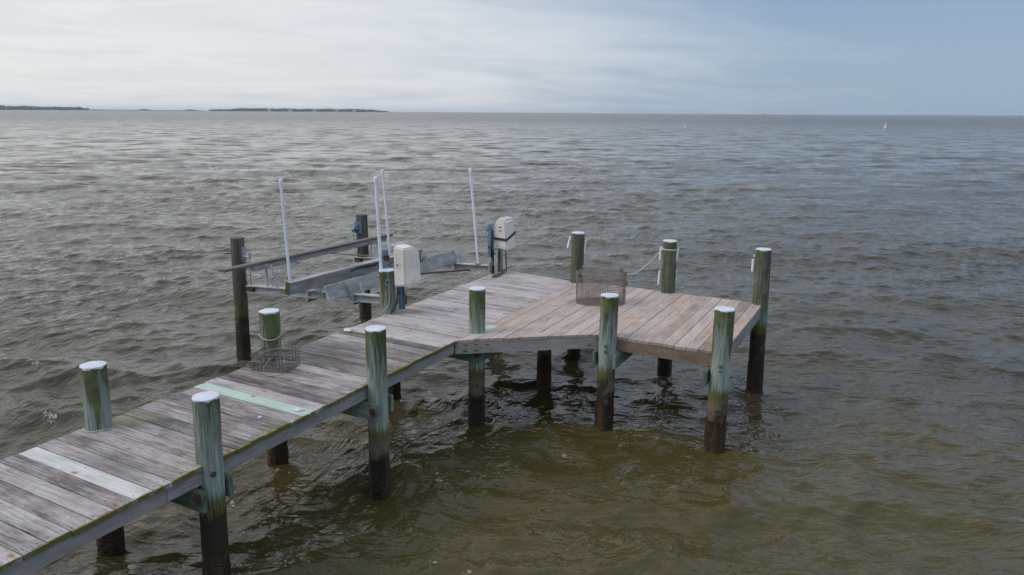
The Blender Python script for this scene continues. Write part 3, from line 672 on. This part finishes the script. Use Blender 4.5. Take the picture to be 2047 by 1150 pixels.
# embossed panel on the cover's front
mb = MB()
for (x0, x1, z) in ((7.60, 7.76, 2.02), (7.60, 7.76, 1.985), (7.60, 7.765, 1.95), (7.60, 7.765, 1.915), (7.60, 7.77, 1.875), (7.60, 7.77, 1.862)): mb.bar((x0, 5.618, z), (x1, 5.618, z - .008), .008, .010)
mb.box((7.60, 5.618, 1.95), (.008, .008, .17)); mb.box((7.765, 5.618, 1.94), (.008, .008, .17)); mb.build('embossed_panel', M['cover'], c1, bevel=.002)
mb = MB(); mb.tube([(7.472, 5.73, 1.91), (7.464, 5.73, 1.91)], .010, 8); mb.build('rivet', M['rust'], c1)
mb = MB()
for p_, q_ in (((7.468, 5.806, 1.60), (7.468, 5.806, 2.155)), ((7.468, 5.806, 2.158), (7.72, 5.806, 2.153)), ((7.72, 5.806, 2.153), (7.84, 5.806, 2.083))): mb.bar(p_, q_, .016, .022)
mb.build('flange', M['cover'], c1, bevel=.003)
def end_cover(x0, x1, poly, inset, label):
    n = len(poly); cy = sum(p[0] for p in poly) / n; cz = sum(p[1] for p in poly) / n
    vs = [(x0, y, z) for y, z in poly] + [(x1, cy + (y - cy) * inset, cz + (z - cz) * inset) for y, z in poly]
    fs = [tuple(range(n)), tuple(reversed(range(n, 2 * n)))] + [(i, (i + 1) % n, n + (i + 1) % n, n + i) for i in range(n)]
    mb = MB(); mb.add(vs, fs); return mb.build('motor_cover', M['cover'], lift, smooth=True, bevel=.030, label=label)
c2 = end_cover(10.42, 10.735, [(5.68, 1.605), (5.915, 1.625), (5.955, 1.76), (6.02, 1.90), (6.005, 1.95), (5.925, 2.07), (5.905, 2.14), (5.80, 2.175), (5.735, 2.12)], .96, 'cream motor cover bound with a dark red strap over the far post')
mb = MB(); ring = [(10.73, 5.98, 1.835), (10.412, 5.985, 1.812), (10.412, 5.712, 1.800), (10.415, 5.700, 1.802), (10.735, 5.712, 1.885), (10.745, 5.98, 1.85)]
for i in range(len(ring) - 1): mb.bar(ring[i], ring[i + 1], .008, .042)
mb.build('strap', M['strap'], c2)
mb = MB(); mb.box((10.40, 6.01, 1.815), (.03, .03, .05)); mb.box((10.40, 6.045, 1.81), (.012, .05, .018)); mb.build('strap_buckle', M['strap'], c2)
for (y_, z_, w_, h_) in ((5.835, 2.005, .055, .016), (5.835, 1.945, .06, .014), (5.915, 2.0, .014, .018)):
    mb = MB(); mb.box((10.419, y_, z_), (.006, w_, h_)); mb.build('worn_mark', M['rustgrey'], c2)
mb = MB(); mb.box((10.419, 5.91, 1.86), (.005, .006, .42)); mb.build('seam', M['cover'], c2)
channel((10.36, 5.86), 1.20, 1.64, .16, .06, 'galv'); channel((10.36, 6.00), 1.50, 1.95, .10, .05, 'blue')
mb = MB(); mb.tube([(10.40, 6.03, 1.93), (10.40, 6.03, 2.03), (10.40, 6.03, 2.06)], [.062, .062, .045], 18); mb.build('gear_motor', M['blue'], lift, smooth=True)
mb = MB(); mb.tube([(10.18, 5.93, 1.72), (10.22, 5.88, 1.66), (10.26, 5.85, 1.58), (10.32, 5.83, 1.55), (10.36, 5.82, 1.58)], .010, 6); mb.build('power_cable', M['black'], lift)
mb = MB(); mb.tube([(10.56, 5.80, 1.62), (10.555, 5.79, 1.40), (10.55, 5.78, 1.23)], .010, 6); mb.build('power_cable', M['black'], lift)
mb = MB(); mb.box((10.245, 5.93, 1.36), (.075, .03, .17)); mb.build('beam_bracket', M['alu'], lift, bevel=.004)
mb = MB(); mb.box((10.31, 5.90, 1.31), (.05, .03, .13)); mb.build('rust_plate', M['rust'], lift, bevel=.004)
# switch with its cables on the near post
mb = MB(); mb.box((7.445, 5.875, 1.665), (.035, .062, .095), (Vector((.86, .46, 0)), Vector((-.46, .86, 0)), Vector((0, 0, 1)))); sw = mb.build('switch_box', M['blue'], lift, bevel=.006)
mb = MB(); mb.tube([(7.43, 5.866, 1.667), (7.41, 5.857, 1.667)], .013, 10); mb.build('button', M['black'], sw)
mb = MB(); mb.tube([(7.45, 5.86, 1.62), (7.447, 5.855, 1.50), (7.445, 5.855, 1.40), (7.42, 5.88, 1.32), (7.34, 5.93, 1.245), (7.22, 5.99, 1.20)], .009, 6); mb.build('switch_cable', M['conduit'], sw)
mb = MB(); mb.tube([(7.60, 5.84, 1.60), (7.595, 5.83, 1.48), (7.55, 5.815, 1.37), (7.49, 5.82, 1.29), (7.45, 5.84, 1.235)], .010, 6); mb.build('power_cable', M['black'], lift)

# ------------------------------------------------------------------ loose things on the dock
# crusted cleat at the far post
cl_ = empty('mooring_cleat', (10.2, 5.77, DZ), 'barnacle-crusted cleat lying at the foot of the far motor post', 'cleat')
mb = MB(); bm = bmesh.new()
for i in range(26):
    f = i / 25; c = Vector((10.03 + .46 * f, 5.735 + .06 * f, DZ + .035 + .012 * math.sin(i * 1.7)))
    r = random.uniform(.018, .034)
    mt_ = Matrix.Translation(c + Vector((random.uniform(-.01, .01), random.uniform(-.02, .02), random.uniform(-.012, .012)))) @ Matrix.Rotation(random.random() * 3, 4, 'X') @ Matrix.Diagonal((1, random.uniform(.6, 1.1), random.uniform(.5, 1), 1))
    bmesh.ops.create_icosphere(bm, subdivisions=2, radius=r, matrix=mt_)
me = bpy.data.meshes.new('crust'); bm.to_mesh(me); bm.free(); me.materials.append(M['barn'])
o = bpy.data.objects.new('crust', me); COL.objects.link(o); o.parent = cl_; o.location = -cl_.location
mb = MB(); mb.tube([(10.0, 5.73, DZ + .03), (10.52, 5.80, DZ + .045)], .016, 8); mb.tube([(10.15, 5.75, DZ + .002), (10.15, 5.75, DZ + .03)], .02, 8); mb.tube([(10.35, 5.78, DZ + .002), (10.35, 5.78, DZ + .03)], .02, 8); mb.build('horn', M['black'], cl_)

# tall wire basket on the platform
def rounded(L, D, r, n=7):
    pts = []
    for cx_, cy_, a0 in ((L / 2 - r, D / 2 - r, 0), (-L / 2 + r, D / 2 - r, 90), (-L / 2 + r, -D / 2 + r, 180), (L / 2 - r, -D / 2 + r, 270)):
        for k in range(n + 1): a = R(a0 + 90 * k / n); pts.append((cx_ + r * math.cos(a), cy_ + r * math.sin(a)))
    return pts
def resample(pts, step):
    P = [Vector(p) for p in pts] + [Vector(pts[0])]; seg = [(P[i + 1] - P[i]).length for i in range(len(P) - 1)]; T_ = sum(seg); n = round(T_ / step); out = []
    for k in range(n):
        d = T_ * k / n; i = 0
        while d > seg[i]: d -= seg[i]; i += 1
        out.append(P[i].lerp(P[i + 1], d / seg[i] if seg[i] else 0))
    return out
BR = Vector((.475, -.88, 0)); BR.normalize(); BF = Vector((-BR.y, BR.x, 0)); BC = Vector((9.475, 3.652, 0))
bas = empty('wire_basket', (BC.x, BC.y, DZ), 'large rusty wire mesh basket standing on the brown platform', 'basket')
BL, BD, BH = .695, .43, .435
loc = lambda a, b, z: BC + BR * a + BF * b + Vector((0, 0, DZ + z))
outl = resample(rounded(BL, BD, .20), .0235)
mb = MB(); rw = .0024
for p in outl:
    mb.tube([loc(p.x, p.y, .004), loc(p.x, p.y, BH)], rw, 4, caps=False)
nz_ = 18
for k in range(1, nz_):
    z = .004 + (BH - .004) * k / nz_; mb.tube([loc(p.x, p.y, z) for p in outl], rw, 4, closed=True)
mb.build('mesh_wall', M['wire'], bas)
mb = MB()
for fl, zz in ((0, .010), ):
    for k in range(-15, 16):
        a = k * .0225; half = BD / 2 - (0 if abs(a) < BL / 2 - .20 else .20 - math.sqrt(max(0, .20 ** 2 - (abs(a) - BL / 2 + .20) ** 2)))
        if half > 0: mb.tube([loc(a, -half, zz), loc(a, half, zz)], rw, 4, caps=False)
    for k in range(-9, 10):
        b = k * .0225; half = BL / 2 - (0 if abs(b) < BD / 2 - .20 else .20 - math.sqrt(max(0, .20 ** 2 - (abs(b) - BD / 2 + .20) ** 2)))
        mb.tube([loc(-half, b, zz), loc(half, b, zz)], rw, 4, caps=False)
mb.build('mesh_floor', M['wire'], bas)
mb = MB()
for k in range(-15, 16):
    a = k * .0225; half = BD / 2 - (0 if abs(a) < BL / 2 - .20 else .20 - math.sqrt(max(0, .20 ** 2 - (abs(a) - BL / 2 + .20) ** 2)))
    if half > 0: mb.tube([loc(a, -half, BH), loc(a, 0, BH - .022), loc(a, half, BH)], rw * .8, 4, caps=False)
for k in range(-9, 10):
    b = k * .0225; half = BL / 2 - (0 if abs(b) < BD / 2 - .20 else .20 - math.sqrt(max(0, .20 ** 2 - (abs(b) - BD / 2 + .20) ** 2)))
    mb.tube([loc(-half, b, BH), loc(0, b, BH - .022 * (1 - abs(b) / BD * 2)), loc(half, b, BH)], rw * .8, 4, caps=False)
mb.build('mesh_lid', M['wire'], bas)
for zz, rr in ((BH + .002, .0055), (.006, .005)):
    mb = MB(); mb.tube([loc(p.x, p.y, zz) for p in outl], rr, 6, closed=True); mb.build('hoop', M['wire'], bas)
mb = MB(); mb.tube([loc(BL / 2 + .004, -.06, .01), loc(BL / 2 + .004, -.06, BH)], .005, 6); mb.tube([loc(BL / 2 - .03, -BD / 2 + .04, .01), loc(BL / 2 - .03, -BD / 2 + .04, BH)], .005, 6); mb.build('upright_rod', M['wire'], bas)
for (a, b, z) in ((-BL / 2 + .035, -.14, BH - .02), (BL / 2 - .02, -.08, BH - .015), (BL / 2 - .05, .08, BH), (BL / 2 + .008, -.04, BH - .16)):
    mb = MB(); c = loc(a, b, z); mb.box(c, (.035, .030, .022), (BR, BF, Vector((0, 0, 1)))); mb.tube([c + BR * .012, c + BR * .022 + Vector((0, 0, .03)), c - BR * .005 + Vector((0, 0, .045)), c - BR * .022 + Vector((0, 0, .02))], .006, 6); mb.build('rusty_clasp', M['rust'], bas)

# rope from the basket to the mossy piling
def rope(pts, r, name, label, cat='rope', wob=0.):
    mb = MB(); P = []
    V = [Vector(p) for p in pts]
    for i in range(len(V) - 1):
        p0 = V[max(i - 1, 0)]; p1 = V[i]; p2 = V[i + 1]; p3 = V[min(i + 2, len(V) - 1)]
        for k in range(6):
            f = k / 6; P.append(.5 * ((2 * p1) + (-p0 + p2) * f + (2 * p0 - 5 * p1 + 4 * p2 - p3) * f * f + (-p0 + 3 * p1 - 3 * p2 + p3) * f ** 3))
    P.append(V[-1]); mb.tube(P, r, 6); o = mb.build(name, M['rope'], origin=tuple(V[0]), smooth=True); tag(o, label, cat); return o
def loop(c, rad, z, dip, r, a0=0, a1=360, n=20, zamp_dir=200):
    return [(c[0] + rad * math.cos(R(a0 + (a1 - a0) * k / n)), c[1] + rad * math.sin(R(a0 + (a1 - a0) * k / n)), z + dip * math.cos(R(a0 + (a1 - a0) * k / n - zamp_dir))) for k in range(n + 1)]
rp = [(9.66, 3.33, DZ + .40), (9.85, 3.27, 1.615), (10.1, 3.22, 1.665), (10.3, 3.16, 1.75), (10.455, 3.09, 1.865)]
rp += loop((10.552, 2.975), .112, 1.90, -.02, 0, 150, 520, 24) + loop((10.552, 2.975), .116, 1.875, .018, 0, 160, 500, 22)
rope(rp, .0075, 'rope', 'white rope strung from the wire basket and tied round the mossy piling')
rope(loop((5.377, 5.875), .113, 1.525, -.055, 0, 150, 400, 24, 235), .0055, 'rope', 'pale rope hanging loosely round the piling behind the crab trap')
rope(loop((3.375, 5.838), .106, DZ + .008, .0, 0, 140, 400, 24), .0045, 'rope', 'thin rope lying round the foot of the leftmost piling')
# crab trap
TC = Vector((5.20, 5.63, 0)); TA = Vector((.30, -.954, 0)).normalized(); TBv = Vector((.954, .30, 0)).normalized()
trap = empty('crab_trap', (TC.x, TC.y, DZ), 'small dark wire crab trap lying against the roped piling on the grey walkway', 'crab trap')
tl = lambda a, b, z: TC + TA * a + TBv * b + Vector((0, 0, DZ + z))
Lx, Ly, Hz = .40, .29, .19; st_ = .030; mb = MB(); r_ = .0030
def grid(f, n1, n2, jit=.0):
    for i in range(n1 + 1): mb.tube([f(i / n1, k / 4) for k in range(5)], r_, 4, caps=False)
    for j in range(n2 + 1): mb.tube([f(k / 4, j / n2) for k in range(5)], r_, 4, caps=False)
sag = lambda u, v: -.05 * math.sin(math.pi * u) * math.sin(math.pi * v)
nx, ny, nz2 = 10, 7, 5
grid(lambda u, v: tl((u - .5) * Lx, -Ly / 2, .005 + v * Hz), nx, nz2); grid(lambda u, v: tl((u - .5) * Lx, Ly / 2, .005 + v * Hz), nx, nz2)
grid(lambda u, v: tl(-Lx / 2, (u - .5) * Ly, .005 + v * Hz * .8), ny, nz2); grid(lambda u, v: tl(Lx / 2, (u - .5) * Ly, .005 + v * Hz), ny, nz2)
mb.build('mesh_side', M['wiredark'], trap)
mb = MB(); grid(lambda u, v: tl((u - .5) * Lx, (v - .5) * Ly, .005), nx, ny); mb.build('mesh_floor', M['wiredark'], trap)
mb = MB(); grid(lambda u, v: tl((u - .5) * Lx, (v - .5) * Ly, .005 + Hz + sag(u, v) - .03 * (1 - u)), nx, ny); mb.build('mesh_top', M['wiredark'], trap)
mb = MB(); grid(lambda u, v: tl(-Lx / 2 - .02 - u * .26, -.10 + v * .17, .012 + .012 * math.sin(u * 3)), 9, 5); mb.build('open_flap', M['wiredark'], trap)
mb = MB(); mb.tube([tl(-.12, -.10, .18), tl(-.04, -.02, .205), tl(.06, .04, .215), tl(.15, .08, .20)], .0035, 6); mb.tube([tl(-.20, -.15, .03), tl(-.23, -.17, .07), tl(-.19, -.16, .11), tl(-.08, -.15, .12)], .0035, 6); mb.build('bait_cord', M['conduit'], trap)
mb = MB(); mb.tube([tl(.08, -.10, .205), tl(.02, -.16, .14), tl(-.03, -.18, .07), tl(-.02, -.22, .010), tl(.06, -.26, .008), tl(.14, -.24, .008), tl(.18, -.17, .012)], .0035, 6); mb.build('handle_cord', M['conduit'], trap)
# shells
def shell(p, r, label, mt='shell', cat='shell'):
    bm = bmesh.new(); bmesh.ops.create_icosphere(bm, subdivisions=3, radius=r)
    for v in bm.verts:
        k = 1 + .25 * math.sin(v.co.x * 90 + v.co.y * 40) * .5 + random.uniform(-.08, .08); v.co.x *= 1.3 * k; v.co.y *= .85 * k; v.co.z = max(v.co.z * .35, -.004) + .004
    me = bpy.data.meshes.new('shell'); bm.to_mesh(me); bm.free(); me.materials.append(M[mt])
    o = bpy.data.objects.new('shell', me); COL.objects.link(o); o.location = (p[0], p[1], DZ + .003); o.rotation_euler.z = random.random() * 3; tag(o, label, cat)
shell((9.0, 4.147), .024, 'small white shell lying on the brown platform left of the basket')
shell((4.482, 4.60), .040, 'blue-white broken shell at the walkway edge beside the green board')
shell((4.19, 4.78), .020, 'tiny blue-white shell fragment lying on the pale green board')
shell((6.61, 5.87), .055, 'crumpled white scrap of plastic at the back edge of the walkway')  # a plastic scrap, built with the shell mesh and material

# ------------------------------------------------------------------ far shores and buoys
def ridge_land(name, az0, az1, dist, hts, depth, mt):
    """low strip of land between two bearings, with its own width and height"""
    n = max(8, int(abs(az1 - az0) * 6)); mb = MB(); vs = []; fs = []
    for i in range(n + 1):
        a = R(az0 + (az1 - az0) * i / n); h = hts * (.7 + .3 * random.random()) * min(1, 6 * min(i, n - i) / n + .1); dd_ = dist * (1 + .01 * math.sin(i * .7))
        for k, (rr, hh) in enumerate(((0, -.5), (15, h * .6), (depth * .5, h), (depth, -.5))): vs.append(((dd_ + rr) * math.cos(a), (dd_ + rr) * math.sin(a), hh))
    for i in range(n):
        for k in range(3): fs.append((i * 4 + k, (i + 1) * 4 + k, (i + 1) * 4 + k + 1, i * 4 + k + 1))
    mb.add(vs, fs); o = mb.build(name, mt); tag(o, kind='structure'); return o
def wood(az0, az1, dist, hfun, step, label, name='far_wood'):
    V = []; F = []
    bm = bmesh.new(); a = az0
    base = bmesh.new(); bmesh.ops.create_icosphere(base, subdivisions=1, radius=1); bv = np.array([v.co[:] for v in base.verts]); bf = [[v.index for v in f.verts] for f in base.faces]; base.free()
    while a > az1:
        H = hfun((az0 - a) / (az0 - az1))
        for row in range(3):
            if H > .8:
                rr = dist + row * 22 + random.uniform(-8, 8); aa = R(a + random.uniform(-step, step)); h = H * random.uniform(.72, 1.1); w = h * random.uniform(.5, .9)
                o = len(V); jit = 1 + rng.uniform(-.22, .22, (len(bv), 1))
                q = bv * jit * np.array([w, w, h * .52]) + np.array([rr * math.cos(aa), rr * math.sin(aa), h * .52])
                V.extend(q.tolist()); F.extend([[i + o for i in f] for f in bf])
        a -= step * random.uniform(.5, 1.3)
    bm.free(); me = bpy.data.meshes.new(name); me.from_pydata(V, [], F); me.materials.append(M['trees'])
    o = bpy.data.objects.new(name, me); COL.objects.link(o); tag(o, label, 'wood', kind='stuff')
D1 = 3300
ridge_land('shoreline', 72, 57.9, D1 - 30, 1.2, 220, M['beach']); ridge_land('shoreline', 57.8, 50.8, D1 + 200, 1.6, 160, M['land']); ridge_land('shoreline', 50.7, 37.6, D1 - 20, 1.0, 220, M['beach'])
def hA(f): return (16.5 - 4.5 * max(0, (f - .55)) / .45) * (.92 + .08 * math.sin(f * 60)) if f < .975 else 8
def hB(f): return 3.2 + 3.5 * max(0, math.sin(f * 15 + 1)) ** 5 * (1 if f > .3 else .2)
def hC(f): return (6.5 + 6.5 * min(1, f / .2)) * (.93 + .07 * math.sin(f * 50)) * (1 if f < .86 else 1 - (f - .86) / .14 * .6)
wood(72, 58.0, D1, hA, .075, 'blue-grey band of trees on the far shore at the left edge')
wood(57.8, 50.9, D1 + 230, hB, .09, 'low broken line of scrub between the two far woods')
wood(50.4, 37.8, D1, hC, .075, 'long blue-grey band of trees on the far island')
ridge_land('shoreline', 2.6, -22, 5600, 4.2, 300, M['trees'])
for a, lab_ in ((46.4, 'tiny pale house on the far island, leftmost of five'), (44.9, 'tiny pale house on the far island, second from left of five'), (43.2, 'tiny pale house on the far island, middle one of five'), (41.6, 'tiny pale house on the far island, second from right of five'), (40.3, 'tiny pale house on the far island, rightmost of five')):
    b = empty('house', (D1 * .99 * math.cos(R(a)), D1 * .99 * math.sin(R(a)), 0), None, 'house', 'pale houses on the far island shore')
    b['label'] = lab_; X0, Y0 = b.location.x, b.location.y
    mb = MB(); mb.box((X0, Y0, 3.4), (9, 13, 5)); mb.build('wall', M['house'], b)
    mb = MB(); mb.add([(X0 - 5, Y0 - 7, 5.92), (X0 + 5, Y0 - 7, 5.92), (X0 + 5, Y0 + 7, 5.92), (X0 - 5, Y0 + 7, 5.92), (X0, Y0 - 7, 8.6), (X0, Y0 + 7, 8.6)], [(0, 1, 4), (2, 3, 5), (0, 4, 5, 3), (1, 2, 5, 4), (0, 3, 2, 1)]); mb.build('roof', M['bunk'], b)
def buoy(az, dist, h, label, mt='pvc'):
    a = R(az); X0, Y0 = dist * math.cos(a), dist * math.sin(a); b = empty('buoy', (X0, Y0, 0), label, 'buoy')
    mb = MB(); mb.tube([(X0, Y0, -.3), (X0, Y0, -.05), (X0, Y0, h * .30), (X0, Y0, h * .42)], [h * .10, h * .26, h * .26, h * .14], 14); mb.build('float', M[mt], b, smooth=True)
    mb = MB(); mb.tube([(X0, Y0, h * .42), (X0, Y0, h * .85), (X0, Y0, h), (X0, Y0, h * 1.04)], [h * .15, h * .15, h * .13, h * .05], 12); mb.build('marker_body', M[mt], b, smooth=True)
buoy(15.2, 205, .95, 'small white buoy on the water left of the brighter one'); buoy(1.58, 235, 1.35, 'white buoy far out on the water at the right')
buoy(9.55, 2400, 6.0, 'tiny dark channel marker on the horizon', 'black')

# ------------------------------------------------------------------ air
mm = bpy.data.materials.new('haze_air'); mm.use_nodes = True; t = NT(mm.node_tree)
v = t.node('ShaderNodeVolumePrincipled', {'Color': (.80, .91, 1.0), 'Density': .0001, 'Anisotropy': .2}); on = t.node('ShaderNodeOutputMaterial'); t.l.new(v.outputs[0], on.inputs['Volume'])
mb = MB(); mb.box((0, 0, 14.5), (18400, 18400, 31)); hz = mb.build('haze', mm); tag(hz, kind='stuff')
